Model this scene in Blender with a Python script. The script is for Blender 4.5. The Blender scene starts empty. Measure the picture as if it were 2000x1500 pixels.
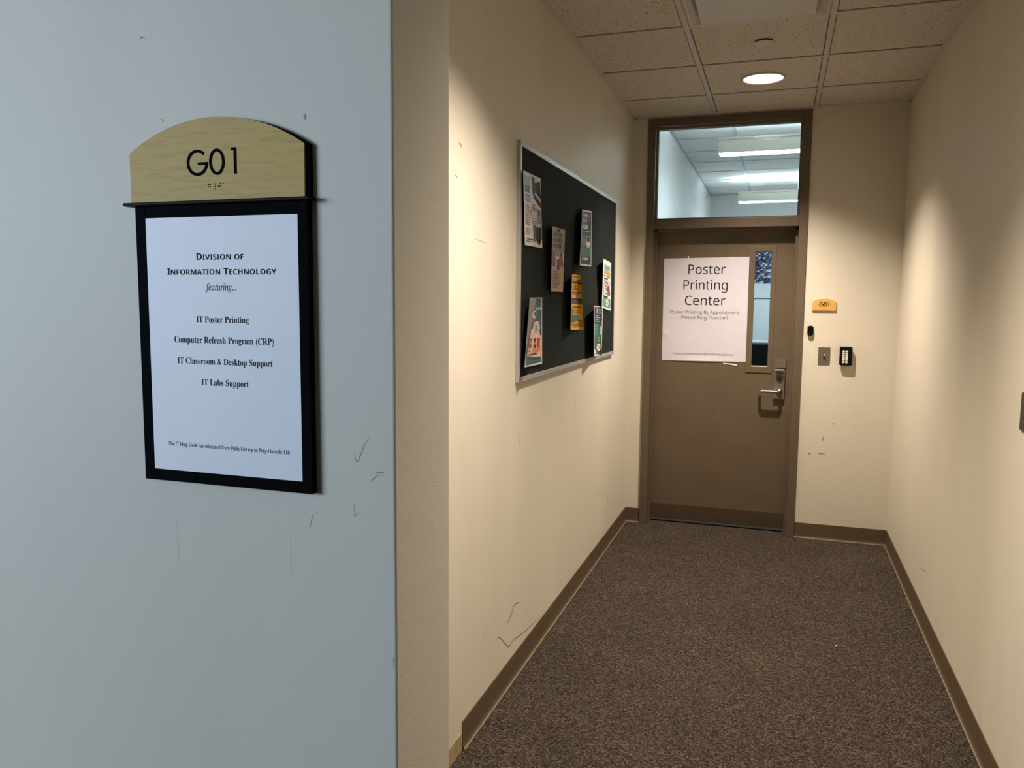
import bpy, bmesh, math, random
from mathutils import Vector, Matrix
random.seed(4)
S = bpy.context.scene
COL = S.collection
PI = math.pi
# ---------------------------------------------------------------- camera
cam = bpy.data.cameras.new('camera'); camo = bpy.data.objects.new('camera', cam); COL.objects.link(camo)
cam.sensor_fit = 'HORIZONTAL'; cam.sensor_width = 36; cam.lens = 1555.9069 / 2000 * 36
cam.clip_start = .02; cam.clip_end = 60
r0 = Vector((.9484218, .31691092, .00797213)); u0 = Vector((-.03998544, .09464212, .99470801)); f0 = Vector((-.31447933, .94372154, -.10243247))
camo.matrix_world = Matrix(((r0.x, u0.x, -f0.x, 0), (r0.y, u0.y, -f0.y, 0), (r0.z, u0.z, -f0.z, 0), (0, 0, 0, 1)))
S.camera = camo
# ---------------------------------------------------------------- world, exposure, large lights
S.view_settings.view_transform = 'Standard'; S.view_settings.look = 'None'
S.view_settings.exposure = 0; S.view_settings.gamma = 1; S.view_settings.use_curve_mapping = False
w = bpy.data.worlds.new('world'); S.world = w; w.use_nodes = True
w.node_tree.nodes['Background'].inputs[0].default_value = (.62, .66, .62, 1)
w.node_tree.nodes['Background'].inputs[1].default_value = .035
def area(name, loc, target, sx, sy, power, color):
    l = bpy.data.lights.new(name, 'AREA'); l.shape = 'RECTANGLE'; l.size = sx; l.size_y = sy; l.energy = power; l.color = color
    o = bpy.data.objects.new(name, l); COL.objects.link(o); o.location = loc
    o.rotation_euler = (Vector(target) - Vector(loc)).to_track_quat('-Z', 'Y').to_euler(); return o
area('lobby_daylight', (-4.6, -2.9, .55), (-1.2, 1.1, -.1), 2.6, 1.5, 254, (.61, .76, 1.0))
LAMP_W = 335
# ---------------------------------------------------------------- constants of the place (camera height is z=0)
XL, XR, YB, ZC, ZF = -.969, .703, 5.44, 1.220, -1.523
Y0, X1, Y1 = 1.1, -.557, 1.316
RZ, RY, RXR = 1.5, 11.6, 3.4      # room behind the door

# ---------------------------------------------------------------- materials
def lin(c):
    return c / 12.92 if c <= .04045 else ((c + .055) / 1.055) ** 2.4
def col(h):
    h = h.lstrip('#'); return tuple(lin(int(h[i:i + 2], 16) / 255) for i in (0, 2, 4)) + (1,)
MATS = {}
def mat(name, color, rough=.6, metal=0, emit=None, es=0, spec=.5, bump=None, var=None):
    if name in MATS: return MATS[name]
    m = bpy.data.materials.new(name); m.use_nodes = True; nt = m.node_tree; b = nt.nodes['Principled BSDF']
    c = col(color) if isinstance(color, str) else tuple(color) + (1,)
    b.inputs['Base Color'].default_value = c; b.inputs['Roughness'].default_value = rough; b.inputs['Metallic'].default_value = metal
    b.inputs['Specular IOR Level'].default_value = spec
    tc = nt.nodes.new('ShaderNodeTexCoord')
    if emit: b.inputs['Emission Color'].default_value = col(emit); b.inputs['Emission Strength'].default_value = es
    if var:   # (scale, amount, detail, stretch)
        sc, am, de, st = var
        mp = nt.nodes.new('ShaderNodeMapping'); mp.inputs['Scale'].default_value = st; nt.links.new(tc.outputs['Object'], mp.inputs[0])
        n = nt.nodes.new('ShaderNodeTexNoise'); n.inputs['Scale'].default_value = sc; n.inputs['Detail'].default_value = de
        nt.links.new(mp.outputs[0], n.inputs['Vector'])
        r = nt.nodes.new('ShaderNodeMapRange'); r.inputs[1].default_value = .3; r.inputs[2].default_value = .7; r.inputs[3].default_value = 1 - am; r.inputs[4].default_value = 1 + am
        nt.links.new(n.outputs[0], r.inputs[0])
        x = nt.nodes.new('ShaderNodeVectorMath'); x.operation = 'SCALE'; x.inputs[0].default_value = c[:3]
        nt.links.new(r.outputs[0], x.inputs['Scale']); nt.links.new(x.outputs[0], b.inputs['Base Color'])
    if bump:  # (scale, strength, distance)
        n = nt.nodes.new('ShaderNodeTexNoise'); n.inputs['Scale'].default_value = bump[0]; n.inputs['Detail'].default_value = 3
        nt.links.new(tc.outputs['Object'], n.inputs['Vector'])
        bp = nt.nodes.new('ShaderNodeBump'); bp.inputs['Strength'].default_value = bump[1]; bp.inputs['Distance'].default_value = bump[2]
        nt.links.new(n.outputs[0], bp.inputs['Height']); nt.links.new(bp.outputs[0], b.inputs['Normal'])
    MATS[name] = m; return m
WALL = mat('wall_paint', (.635, .592, .478), .55, spec=.35, bump=(260, .3, .0008), var=(3.0, .035, 4, (1, 1, .25)))
ROOMW = mat('room_paint', (.84, .85, .84), .6, spec=.3)
TAUPE = mat('taupe_enamel', (.115, .087, .055), .38, spec=.5, var=(9, .05, 4, (1, 1, 1)), bump=(120, .06, .001))
TAUPE2 = mat('taupe_door', (.118, .089, .054), .42, spec=.45, var=(5, .07, 5, (1, 1, 1)), bump=(150, .08, .001))
BASE = mat('vinyl_base', (.10, .070, .038), .5, spec=.45, var=(30, .05, 3, (1, 1, 1)))
BASET = mat('vinyl_base_toe_lit', (.19, .15, .09), .6)  # toe colour lightened for the light its upward slope catches
GLUE = mat('old_adhesive', (.35, .265, .125), .8, var=(40, .2, 3, (1, 1, 1)))
BLACK = mat('black_plastic', (.005, .005, .006), .5, spec=.06)
BLACKM = mat('black_matte', (.003, .0035, .004), .7, spec=.02)
INK = mat('ink', (.012, .012, .014), .75, spec=.2)
PAPER = mat('sign_paper', (.80, .81, .80), .5, spec=.4, var=(14, .015, 4, (1, 1, 1)))
POST = mat('poster_paper', (.60, .585, .64), .38, spec=.5, var=(9, .02, 3, (1, 1, 1)))
ALU = mat('satin_aluminium', (.62, .62, .60), .38, 1.0)
STEEL = mat('satin_steel', (.40, .34, .25), .26, 1.0, var=(50, .06, 2, (1, 1, 20)))
NICK = mat('satin_nickel', (.62, .58, .50), .25, 1.0)
BRONZE = mat('bronze_plate', (.17, .135, .10), .42, .35)
CHROME = mat('bright_nickel', (.8, .78, .72), .12, 1.0)
TEE = mat('ceiling_tee', (.52, .49, .44), .5)
WHITEM = mat('white_enamel', (.56, .52, .455), .45)
DARK = mat('dark_gap', (.02, .017, .013), .8)
REVEAL = mat('tile_reveal_shade', (.14, .11, .08), .8)
PEND = mat('pendant_enamel', (.78, .76, .66), .4)
GLOW = mat('pendant_louvre_glow', '#ffffff', .5, emit='#e4f6ff', es=30)
GLOWUP = mat('pendant_uplight', '#ffffff', .5, emit='#dcf1ff', es=25)
LENS = mat('downlight_lens', '#ffffff', .5, emit='#fff0e4', es=3.2)
REFL = mat('reflector', (.85, .82, .78), .2, 1.0)

def wood(name, c1, c2, sc):
    m = mat(name, c1, .5, spec=.15); nt = m.node_tree; b = nt.nodes['Principled BSDF']
    tc = nt.nodes.new('ShaderNodeTexCoord'); mp = nt.nodes.new('ShaderNodeMapping'); mp.inputs['Scale'].default_value = (1.3 * sc, 1, 14 * sc)
    nt.links.new(tc.outputs['Object'], mp.inputs[0])
    n = nt.nodes.new('ShaderNodeTexNoise'); n.inputs['Scale'].default_value = 6; n.inputs['Detail'].default_value = 6; n.inputs['Distortion'].default_value = .9
    nt.links.new(mp.outputs[0], n.inputs['Vector'])
    r = nt.nodes.new('ShaderNodeValToRGB'); r.color_ramp.elements[0].position = .32; r.color_ramp.elements[0].color = tuple(c2) + (1,)
    r.color_ramp.elements[1].position = .5; r.color_ramp.elements[1].color = tuple(c1) + (1,)
    nt.links.new(n.outputs[0], r.inputs[0]); nt.links.new(r.outputs[0], b.inputs['Base Color']); return m
MAPLE = wood('maple_laminate', (.53, .37, .115), (.45, .305, .09), 2.4)
MAPLE2 = wood('maple_door_sign', (.62, .37, .10), (.54, .31, .08), 1)

def carpet():
    m = mat('loop_carpet', (.1, .08, .06), .95, spec=.1); nt = m.node_tree; b = nt.nodes['Principled BSDF']; L = nt.links
    tc = nt.nodes.new('ShaderNodeTexCoord')
    mp = nt.nodes.new('ShaderNodeMapping'); mp.inputs['Scale'].default_value = (1, 1.25, 1); mp.inputs['Rotation'].default_value = (0, 0, .6)
    L.new(tc.outputs['Object'], mp.inputs[0])
    v = nt.nodes.new('ShaderNodeTexVoronoi'); v.inputs['Scale'].default_value = 185; v.inputs['Randomness'].default_value = .8; L.new(mp.outputs[0], v.inputs['Vector'])
    sp = nt.nodes.new('ShaderNodeSeparateColor'); L.new(v.outputs['Color'], sp.inputs[0])
    r = nt.nodes.new('ShaderNodeValToRGB'); cr = r.color_ramp; cr.interpolation = 'LINEAR'
    pts = [(0, (.035, .027, .022)), (.3, (.085, .064, .048)), (.6, (.145, .112, .082)), (.85, (.22, .175, .128)), (1, (.33, .27, .20))]
    while len(cr.elements) < len(pts): cr.elements.new(.5)
    for e, (p_, c_) in zip(cr.elements, pts): e.position = p_; e.color = c_ + (1,)
    L.new(sp.outputs[0], r.inputs[0])
    # flecks of slate blue and rust
    def fleck(chan, th, c_, prev, nscale):
        n = nt.nodes.new('ShaderNodeTexNoise'); n.inputs['Scale'].default_value = nscale; n.inputs['Detail'].default_value = 2; L.new(tc.outputs['Object'], n.inputs['Vector'])
        ad = nt.nodes.new('ShaderNodeMath'); ad.operation = 'MULTIPLY'; L.new(sp.outputs[chan], ad.inputs[0]); L.new(n.outputs[0], ad.inputs[1])
        gt = nt.nodes.new('ShaderNodeMath'); gt.operation = 'GREATER_THAN'; gt.inputs[1].default_value = th; L.new(ad.outputs[0], gt.inputs[0])
        mx = nt.nodes.new('ShaderNodeMix'); mx.data_type = 'RGBA'; mx.inputs['B'].default_value = c_ + (1,)
        ml = nt.nodes.new('ShaderNodeMath'); ml.operation = 'MULTIPLY'; ml.inputs[1].default_value = .38; L.new(gt.outputs[0], ml.inputs[0])
        L.new(ml.outputs[0], mx.inputs['Factor']); L.new(prev, mx.inputs['A']); return mx.outputs['Result']
    c_ = fleck(1, .49, (.05, .075, .095), r.outputs[0], 9)
    c_ = fleck(2, .55, (.20, .085, .03), c_, 11)
    # loop shadowing is real relief
    bp = nt.nodes.new('ShaderNodeBump'); bp.inputs['Strength'].default_value = .9; bp.inputs['Distance'].default_value = .004; bp.invert = True
    L.new(v.outputs['Distance'], bp.inputs['Height']); L.new(bp.outputs[0], b.inputs['Normal'])
    n2 = nt.nodes.new('ShaderNodeTexNoise'); n2.inputs['Scale'].default_value = 3; n2.inputs['Detail'].default_value = 4; L.new(tc.outputs['Object'], n2.inputs['Vector'])
    mr = nt.nodes.new('ShaderNodeMapRange'); mr.inputs[1].default_value = .3; mr.inputs[2].default_value = .7; mr.inputs[3].default_value = .35; mr.inputs[4].default_value = .43; L.new(n2.outputs[0], mr.inputs[0])
    x = nt.nodes.new('ShaderNodeVectorMath'); x.operation = 'SCALE'; L.new(c_, x.inputs[0]); L.new(mr.outputs[0], x.inputs['Scale'])
    L.new(x.outputs[0], b.inputs['Base Color']); return m
CARPET = carpet()

def tilemat(name, base):
    m = mat(name, base, .85, spec=.15); nt = m.node_tree; b = nt.nodes['Principled BSDF']; L = nt.links
    tc = nt.nodes.new('ShaderNodeTexCoord')
    n0 = nt.nodes.new('ShaderNodeTexNoise'); n0.inputs['Scale'].default_value = 45; L.new(tc.outputs['Object'], n0.inputs['Vector'])
    ad = nt.nodes.new('ShaderNodeVectorMath'); ad.operation = 'MULTIPLY_ADD'; ad.inputs[1].default_value = (.03, .03, .03); L.new(n0.outputs['Color'], ad.inputs[0]); L.new(tc.outputs['Object'], ad.inputs[2])
    n = nt.nodes.new('ShaderNodeTexNoise'); n.inputs['Scale'].default_value = 105; n.inputs['Detail'].default_value = 1.5; L.new(ad.outputs[0], n.inputs['Vector'])
    r = nt.nodes.new('ShaderNodeMapRange'); r.inputs[1].default_value = .33; r.inputs[2].default_value = .37; r.clamp = True; L.new(n.outputs[0], r.inputs[0])
    mx = nt.nodes.new('ShaderNodeMix'); mx.data_type = 'RGBA'; mx.inputs['A'].default_value = (base[0] * .42, base[1] * .38, base[2] * .34, 1); mx.inputs['B'].default_value = tuple(base) + (1,)
    L.new(r.outputs[0], mx.inputs['Factor']); L.new(mx.outputs['Result'], b.inputs['Base Color'])
    bp = nt.nodes.new('ShaderNodeBump'); bp.inputs['Strength'].default_value = .5; bp.inputs['Distance'].default_value = .002; L.new(r.outputs[0], bp.inputs['Height']); L.new(bp.outputs[0], b.inputs['Normal'])
    return m
TILE = tilemat('mineral_ceiling_tile', (.60, .545, .47))
TILER = mat('room_ceiling_tile', (.82, .83, .82), .85)

def glassmat():
    m = bpy.data.materials.new('clear_glass'); m.use_nodes = True; nt = m.node_tree; nt.nodes.clear()
    o = nt.nodes.new('ShaderNodeOutputMaterial'); t = nt.nodes.new('ShaderNodeBsdfTransparent'); t.inputs[0].default_value = (.97, .99, .985, 1)
    g = nt.nodes.new('ShaderNodeBsdfGlossy'); g.inputs['Roughness'].default_value = .01
    f = nt.nodes.new('ShaderNodeFresnel'); f.inputs[0].default_value = 1.5; mx = nt.nodes.new('ShaderNodeMixShader')
    nt.links.new(f.outputs[0], mx.inputs[0]); nt.links.new(t.outputs[0], mx.inputs[1]); nt.links.new(g.outputs[0], mx.inputs[2]); nt.links.new(mx.outputs[0], o.inputs[0]); return m
GLASS = glassmat()
def crowd():
    m = mat('printed_photo', '#445577', .4); nt = m.node_tree; b = nt.nodes['Principled BSDF']; L = nt.links
    tc = nt.nodes.new('ShaderNodeTexCoord'); v = nt.nodes.new('ShaderNodeTexVoronoi'); v.inputs['Scale'].default_value = 60; L.new(tc.outputs['Object'], v.inputs['Vector'])
    sp = nt.nodes.new('ShaderNodeSeparateColor'); L.new(v.outputs['Color'], sp.inputs[0]); r = nt.nodes.new('ShaderNodeValToRGB'); cr = r.color_ramp; cr.interpolation = 'CONSTANT'
    pts = [(0, '#0c141c'), (.3, '#26335c'), (.45, '#4c63a0'), (.58, '#2c5a4c'), (.66, '#b9c8dc'), (.8, '#dfe8ee'), (.9, '#77506a')]
    while len(cr.elements) < len(pts): cr.elements.new(.5)
    for e, (p_, c_) in zip(cr.elements, pts): e.position = p_; e.color = col(c_)
    L.new(sp.outputs[0], r.inputs[0]); L.new(r.outputs[0], b.inputs['Base Color']); return m
CROWD = crowd()
FC = {}
def flat(h, rough=.55):
    if h not in FC: FC[h] = mat('print_' + h.lstrip('#'), h, rough, spec=.35)
    return FC[h]

# ---------------------------------------------------------------- mesh helpers
def obj(name, bm, m, parent=None, loc=None, bevel=0, smooth=False, solid=0):
    me = bpy.data.meshes.new(name); bmesh.ops.recalc_face_normals(bm, faces=bm.faces[:]) if not solid else None
    if loc is not None: bmesh.ops.translate(bm, verts=bm.verts[:], vec=-Vector(loc))
    bm.to_mesh(me); bm.free()
    for x in (m if isinstance(m, (list, tuple)) else [m]): me.materials.append(x)
    o = bpy.data.objects.new(name, me); COL.objects.link(o)
    if loc is not None: o.location = loc
    if parent is not None:
        o.parent = parent
        pw = parent.location if parent.parent is None else parent.location + parent.parent.location
        o.location = o.location - pw
    if smooth:
        for p_ in me.polygons: p_.use_smooth = True
    if bevel:
        b = o.modifiers.new('b', 'BEVEL'); b.width = bevel; b.segments = 3; b.limit_method = 'ANGLE'
    if solid:
        s = o.modifiers.new('s', 'SOLIDIFY'); s.thickness = solid; s.offset = -1
    return o
def box(bm, x0, x1, y0, y1, z0, z1, mi=0):
    vs = [bm.verts.new((x, y, z)) for x in (x0, x1) for y in (y0, y1) for z in (z0, z1)]
    for f in ((0, 1, 3, 2), (4, 6, 7, 5), (0, 4, 5, 1), (2, 3, 7, 6), (0, 2, 6, 4), (1, 5, 7, 3)):
        bm.faces.new([vs[i] for i in f]).material_index = mi
def B(*bs):
    bm = bmesh.new()
    for b in bs: box(bm, *b)
    return bm
def prism(pts, axis, a, b, bm=None):
    """closed outline in the plane perpendicular to axis, extruded from a to b"""
    bm = bm or bmesh.new()
    def P(p_, t):
        return {'x': (t, p_[0], p_[1]), 'y': (p_[0], t, p_[1]), 'z': (p_[0], p_[1], t)}[axis]
    A = [bm.verts.new(P(p_, a)) for p_ in pts]; C = [bm.verts.new(P(p_, b)) for p_ in pts]
    bm.faces.new(A); bm.faces.new(C[::-1])
    n = len(pts)
    for i in range(n): bm.faces.new((A[i], A[(i + 1) % n], C[(i + 1) % n], C[i]))
    return bm
def cyl(bm, c, r, a, b, axis, n=32, r2=None):
    r2 = r if r2 is None else r2
    def P(t, k, rr):
        x, y = rr * math.cos(2 * PI * k / n), rr * math.sin(2 * PI * k / n)
        return {'x': (t, c[0] + x, c[1] + y), 'y': (c[0] + x, t, c[1] + y), 'z': (c[0] + x, c[1] + y, t)}[axis]
    A = [bm.verts.new(P(a, k, r)) for k in range(n)]; C = [bm.verts.new(P(b, k, r2)) for k in range(n)]
    bm.faces.new(A); bm.faces.new(C[::-1])
    for i in range(n): bm.faces.new((A[i], A[(i + 1) % n], C[(i + 1) % n], C[i]))
    return bm
def tube(bm, pts, r, n=14):
    pts = [Vector(p_) for p_ in pts]; rings = []
    for i, p_ in enumerate(pts):
        d = (pts[min(i + 1, len(pts) - 1)] - pts[max(i - 1, 0)]).normalized()
        up = Vector((0, 0, 1)) if abs(d.z) < .9 else Vector((0, 1, 0)); s = d.cross(up).normalized(); t = s.cross(d)
        rings.append([bm.verts.new(p_ + r * (math.cos(2 * PI * k / n) * s + math.sin(2 * PI * k / n) * t)) for k in range(n)])
    for a, b in zip(rings, rings[1:]):
        for k in range(n): bm.faces.new((a[k], a[(k + 1) % n], b[(k + 1) % n], b[k]))
    bm.faces.new(rings[0][::-1]); bm.faces.new(rings[-1]); return bm
def revolve(bm, prof, c, n=48, closed=False):
    rings = [[bm.verts.new((c[0] + r * math.cos(2 * PI * k / n), c[1] + r * math.sin(2 * PI * k / n), z)) for k in range(n)] for r, z in prof]
    pr = list(zip(rings, rings[1:])) + ([(rings[-1], rings[0])] if closed else [])
    for a, b in pr:
        for k in range(n): bm.faces.new((a[k], a[(k + 1) % n], b[(k + 1) % n], b[k]))
    return bm
def empty(name, loc):
    o = bpy.data.objects.new(name, None); COL.objects.link(o); o.location = loc; o.empty_display_size = .05; return o
def tag(o, label, cat, group=None):
    o['label'] = label; o['category'] = cat
    if group: o['group'] = group
    return o
def struct(o): o['kind'] = 'structure'; return o
def poly(bm, pts, mi=0):
    bm.faces.new([bm.verts.new(p_) for p_ in pts]).material_index = mi
def ribbon(bm, pts, wd, nrm, up=None):
    """flat stroke of width wd along pts (3-D, on a plane of normal nrm)"""
    pts = [Vector(p_) for p_ in pts]; nrm = Vector(nrm); L = []; R = []
    for i, p_ in enumerate(pts):
        d = (pts[min(i + 1, len(pts) - 1)] - pts[max(i - 1, 0)]).normalized(); s = d.cross(nrm).normalized()
        ww = wd[i] if isinstance(wd, (list, tuple)) else wd
        L.append(bm.verts.new(p_ + s * ww / 2)); R.append(bm.verts.new(p_ - s * ww / 2))
    for i in range(len(pts) - 1): bm.faces.new((L[i], L[i + 1], R[i + 1], R[i]))

# text: built-in font; serif / sans letters through the mathematical alphabets
def alpha(s, kind):
    up, lo, dg = {'serif': (0x1D400, 0x1D41A, 0x1D7CE), 'sans': (0x1D5A0, 0x1D5BA, 0x1D7E2), 'sansb': (0x1D5D4, 0x1D5EE, 0x1D7EC), 'ital': (0x1D434, 0x1D44E, None), None: (None,) * 3}[kind]
    if up is None: return s
    out = ''
    for ch in s:
        if 'A' <= ch <= 'Z': out += chr(up + ord(ch) - 65)
        elif 'a' <= ch <= 'z': out += 'ℎ' if (kind == 'ital' and ch == 'h') else chr(lo + ord(ch) - 97)
        elif '0' <= ch <= '9' and dg: out += chr(dg + ord(ch) - 48)
        else: out += ch
    return out
def glyphs(s, kind, size=1, bold=0):
    c = bpy.data.curves.new('t', 'FONT'); c.body = alpha(s, kind); c.size = size; c.offset = bold; c.resolution_u = 4
    o = bpy.data.objects.new('t', c); COL.objects.link(o); bpy.context.view_layer.update()
    dg = bpy.context.evaluated_depsgraph_get(); me = bpy.data.meshes.new_from_object(o.evaluated_get(dg))
    vs = [(v.co.x, v.co.y) for v in me.vertices]; fs = [tuple(p_.vertices) for p_ in me.polygons]
    bpy.data.objects.remove(o); bpy.data.curves.remove(c); bpy.data.meshes.remove(me)
    return vs, fs
def text_line(segs, kind, width, bold=0, asc=None):
    """segs [(string, scale)], result centred on x, scaled to width; y scaled so capitals are asc high"""
    V = []; F = []; x = 0
    for s, k in segs:
        if s == ' ': x += .3; continue
        vs, fs = glyphs(s, kind, k, bold)
        x0 = min(v[0] for v in vs); x1 = max(v[0] for v in vs); n = len(V)
        V += [(v[0] - x0 + x, v[1]) for v in vs]; F += [tuple(i + n for i in f) for f in fs]; x += x1 - x0 + .07
    x -= .07
    top = max(v[1] for v in V); sx = width / x; sy = asc / top if asc else sx
    return [((a - x / 2) * sx, b * sy) for a, b in V], F
def put_text(name, lines, fn, m, parent, solid=0):
    """lines: [(V,F,cx,base)]; fn(a,b)->3-D"""
    bm = bmesh.new()
    for V, F, cx, cb in lines:
        vs = [bm.verts.new(fn(cx + a, cb + b)) for a, b in V]
        for f in F:
            try: bm.faces.new([vs[i] for i in f])
            except ValueError: pass
    me = bpy.data.meshes.new(name); bm.to_mesh(me); bm.free(); me.materials.append(m)
    o = bpy.data.objects.new(name, me); COL.objects.link(o)
    if parent is not None:
        o.parent = parent; pw = parent.location if parent.parent is None else parent.location + parent.parent.location
        o.location = -pw
    return o

# ---------------------------------------------------------------- the setting
T = .12
struct(obj('floor', B((-4.2, RXR, -3, RY, ZF - .1, ZF)), CARPET))
sw = struct(obj('wall_front', B((-4.2, X1, Y0, Y1, ZF, ZC)), WALL, bevel=.004))
wl = struct(obj('wall_left', B((XL - T, XL, Y1, YB + T, ZF, ZC + .5)), WALL))
wr = struct(obj('wall_right', B((XR, XR + T, .9, YB + T, ZF, ZC + .5)), WALL))
wb = struct(obj('wall_back', B((XL - T, -.862, YB, YB + T, ZF, RZ + .1), (.14, XR + T, YB, YB + T, ZF, RZ + .1), (-.862, .14, YB, YB + T, 1.2, RZ + .1)), WALL))
struct(obj('wall_room_left', B((XL - T, XL, YB + T, RY, ZF, RZ + .1)), ROOMW))
struct(obj('wall_room_back', B((XL - T, RXR + T, RY, RY + T, ZF, RZ + .1)), ROOMW))
struct(obj('wall_room_right', B((RXR, RXR + T, YB + T, RY, ZF, RZ + .1)), ROOMW))
struct(obj('wall_room_front', B((XR + T, RXR + T, YB, YB + T, ZF, RZ + .1)), ROOMW))
DX0, DX1, DY0, DY1 = -.443 + .03, .168 - .03, 3.136 + .03, 3.750 - .03      # opening for the air diffuser
ce = struct(obj('ceiling', B((-4.2, DX0, -3, YB, ZC + .006, ZC + .05), (DX1, XR + T, -3, YB, ZC + .006, ZC + .05), (DX0, DX1, -3, DY0, ZC + .006, ZC + .05), (DX0, DX1, DY1, YB, ZC + .006, ZC + .05)), TILE))
# suspended grid: main runners along the corridor, cross tees, wall angle
TX = [-.443, .168]; TY = [4.978 - .614 * k for k in range(0, 12)]      # one tee pitch is 0.61 m
bm = bmesh.new()
for x in TX: box(bm, x - .012, x + .012, -2.9, YB, ZC, ZC + .007)
for y in TY: box(bm, XL if y > Y1 else -4.1, XR, y - .012, y + .012, ZC + .001, ZC + .007)
for x in (XL, XR - .022): box(bm, x, x + .022, Y1, YB, ZC - .001, ZC + .007)
box(bm, XL, XR, YB - .022, YB, ZC - .001, ZC + .007)
g = obj('ceiling_grid', bm, TEE, ce)
bm = bmesh.new()       # thin dark strips painting the shade between each tee and the tiles
for x in TX:
    for s in (-1, 1): box(bm, x + s * .0145 - .0022, x + s * .0145 + .0022, -2.9, YB, ZC + .0048, ZC + .0066)
for y in TY: box(bm, XL, XR, y - .0165, y - .0125, ZC + .0048, ZC + .0066)
obj('tile_edge_shade', bm, REVEAL, ce)
# room ceiling and its grid
rc = struct(obj('ceiling_room', B((XL, RXR, YB + T, RY, RZ, RZ + .05)), TILER))
bm = bmesh.new()
for k in range(7): box(bm, -.43 + .61 * k - .012, -.43 + .61 * k + .012, YB + T, RY, RZ - .006, RZ)
y = 5.7
while y < RY: box(bm, XL, RXR, y - .012, y + .012, RZ - .005, RZ); y += .64
box(bm, XL, XL + .022, YB + T, RY, RZ - .007, RZ); box(bm, XL, RXR, RY - .022, RY, RZ - .007, RZ)
obj('ceiling_grid', bm, mat('room_tee', (.5, .52, .52), .5), rc)

# cove base
def cove(name, a, b, inward, m=BASE, hgt=.1):
    """a,b floor points along the wall face; inward = unit vector into the corridor"""
    a = Vector((a[0], a[1], ZF)); b = Vector((b[0], b[1], ZF)); n = Vector((inward[0], inward[1], 0))
    prof = [(0, 0), (.0125, 0), (.0125, .0025), (.009, .005), (.006, .010), (.0045, .018), (.004, .03), (.0038, hgt - .004), (.003, hgt), (0, hgt)]
    bm = bmesh.new(); A = [bm.verts.new(a + n * p_[0] + Vector((0, 0, p_[1]))) for p_ in prof]; C = [bm.verts.new(b + n * p_[0] + Vector((0, 0, p_[1]))) for p_ in prof]
    bm.faces.new(A); bm.faces.new(C[::-1])
    for i in range(len(prof)):
        f = bm.faces.new((A[i], A[(i + 1) % len(prof)], C[(i + 1) % len(prof)], C[i])); f.material_index = 1 if i in (1, 2) else 0
    return struct(obj(name, bm, [m, BASET]))
cove('baseboard_left', (XL, 2.396), (XL, YB), (1, 0))
cove('baseboard_right', (XR, .9), (XR, YB), (-1, 0))
cove('baseboard_back', (XL, YB), (-.869, YB), (0, -1))
cove('baseboard_back_right', (.146, YB), (XR, YB), (0, -1))
cove('baseboard_front', (-4.2, Y0), (X1, Y0), (0, -1))
struct(obj('trim_1', B((XL, XL + .0015, Y1, 2.396, ZF, ZF + .062)), GLUE))   # bare adhesive where the base is missing

# marks and scuffs on the walls (real dirt with a shape of its own)
SC = mat('scuff', (.30, .24, .18), .8, spec=.1); SCG = mat('scuff_grey', (.33, .34, .33), .8, spec=.1); SCL = mat('scuff_faint', (.55, .50, .43), .8, spec=.1)
def curve(pts, n=8):
    out = []; P_ = [Vector(p_) for p_ in pts]; P_ = [P_[0]] + P_ + [P_[-1]]
    for i in range(1, len(P_) - 2):
        for k in range(n):
            t = k / n; a, b, c, d = P_[i - 1:i + 3]
            out.append(.5 * ((2 * b) + (c - a) * t + (2 * a - 5 * b + 4 * c - d) * t * t + (3 * b - a - 3 * c + d) * t ** 3))
    return out + [P_[-2]]
def marks(wall, strokes, m, nrm):
    bm = bmesh.new()
    for pts, wd in strokes:
        c = curve(pts); k = len(c); ribbon(bm, c, [wd * (.25 + .75 * math.sin(PI * (i + .5) / k)) for i in range(k)], nrm)
    obj('scuff_mark', bm, m, wall)
xl = XL + .0006; yf = Y0 - .0006; xr_ = XR - .0006; yb_ = YB - .0006
def WL(*p_): return [(xl, a, b) for a, b in p_]
def WF(*p_): return [(a, yf, b) for a, b in p_]
def WR(*p_): return [(xr_, a, b) for a, b in p_]
def WB(*p_): return [(a, yb_, b) for a, b in p_]
marks(wl, [(WL((2.874, -1.265), (2.895, -1.252), (2.948, -1.235)), .007), (WL((2.905, -1.245), (2.945, -1.222), (2.986, -1.222), (3.029, -1.234)), .005),
           (WL((2.738, -1.286), (2.754, -1.275), (2.788, -1.286), (2.846, -1.333), (2.894, -1.365), (2.951, -1.362), (3.079, -1.385), (3.164, -1.395), (3.244, -1.402), (3.328, -1.410)), .0045),
           (WL((2.331, .389), (2.345, .388), (2.356, .383)), .003), (WL((2.366, .494), (2.376, .490), (2.388, .484)), .006)], SC, (1, 0, 0))
marks(wl, [(WL((4.785, -1.187), (4.81, -1.22), (4.839, -1.259)), .012), (WL((2.991, -.508), (3.0, -.54), (3.02, -.575)), .009), (WL((2.50, .210), (2.56, .206), (2.607, .202)), .003),
           (WL((2.56, -1.26), (2.60, -1.22), (2.65, -1.18)), .007), (WL((4.5, -1.08), (4.53, -1.12), (4.55, -1.15)), .012), (WL((3.9, -.47), (3.93, -.50), (3.95, -.53)), .009)], SCL, (1, 0, 0))
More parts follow.
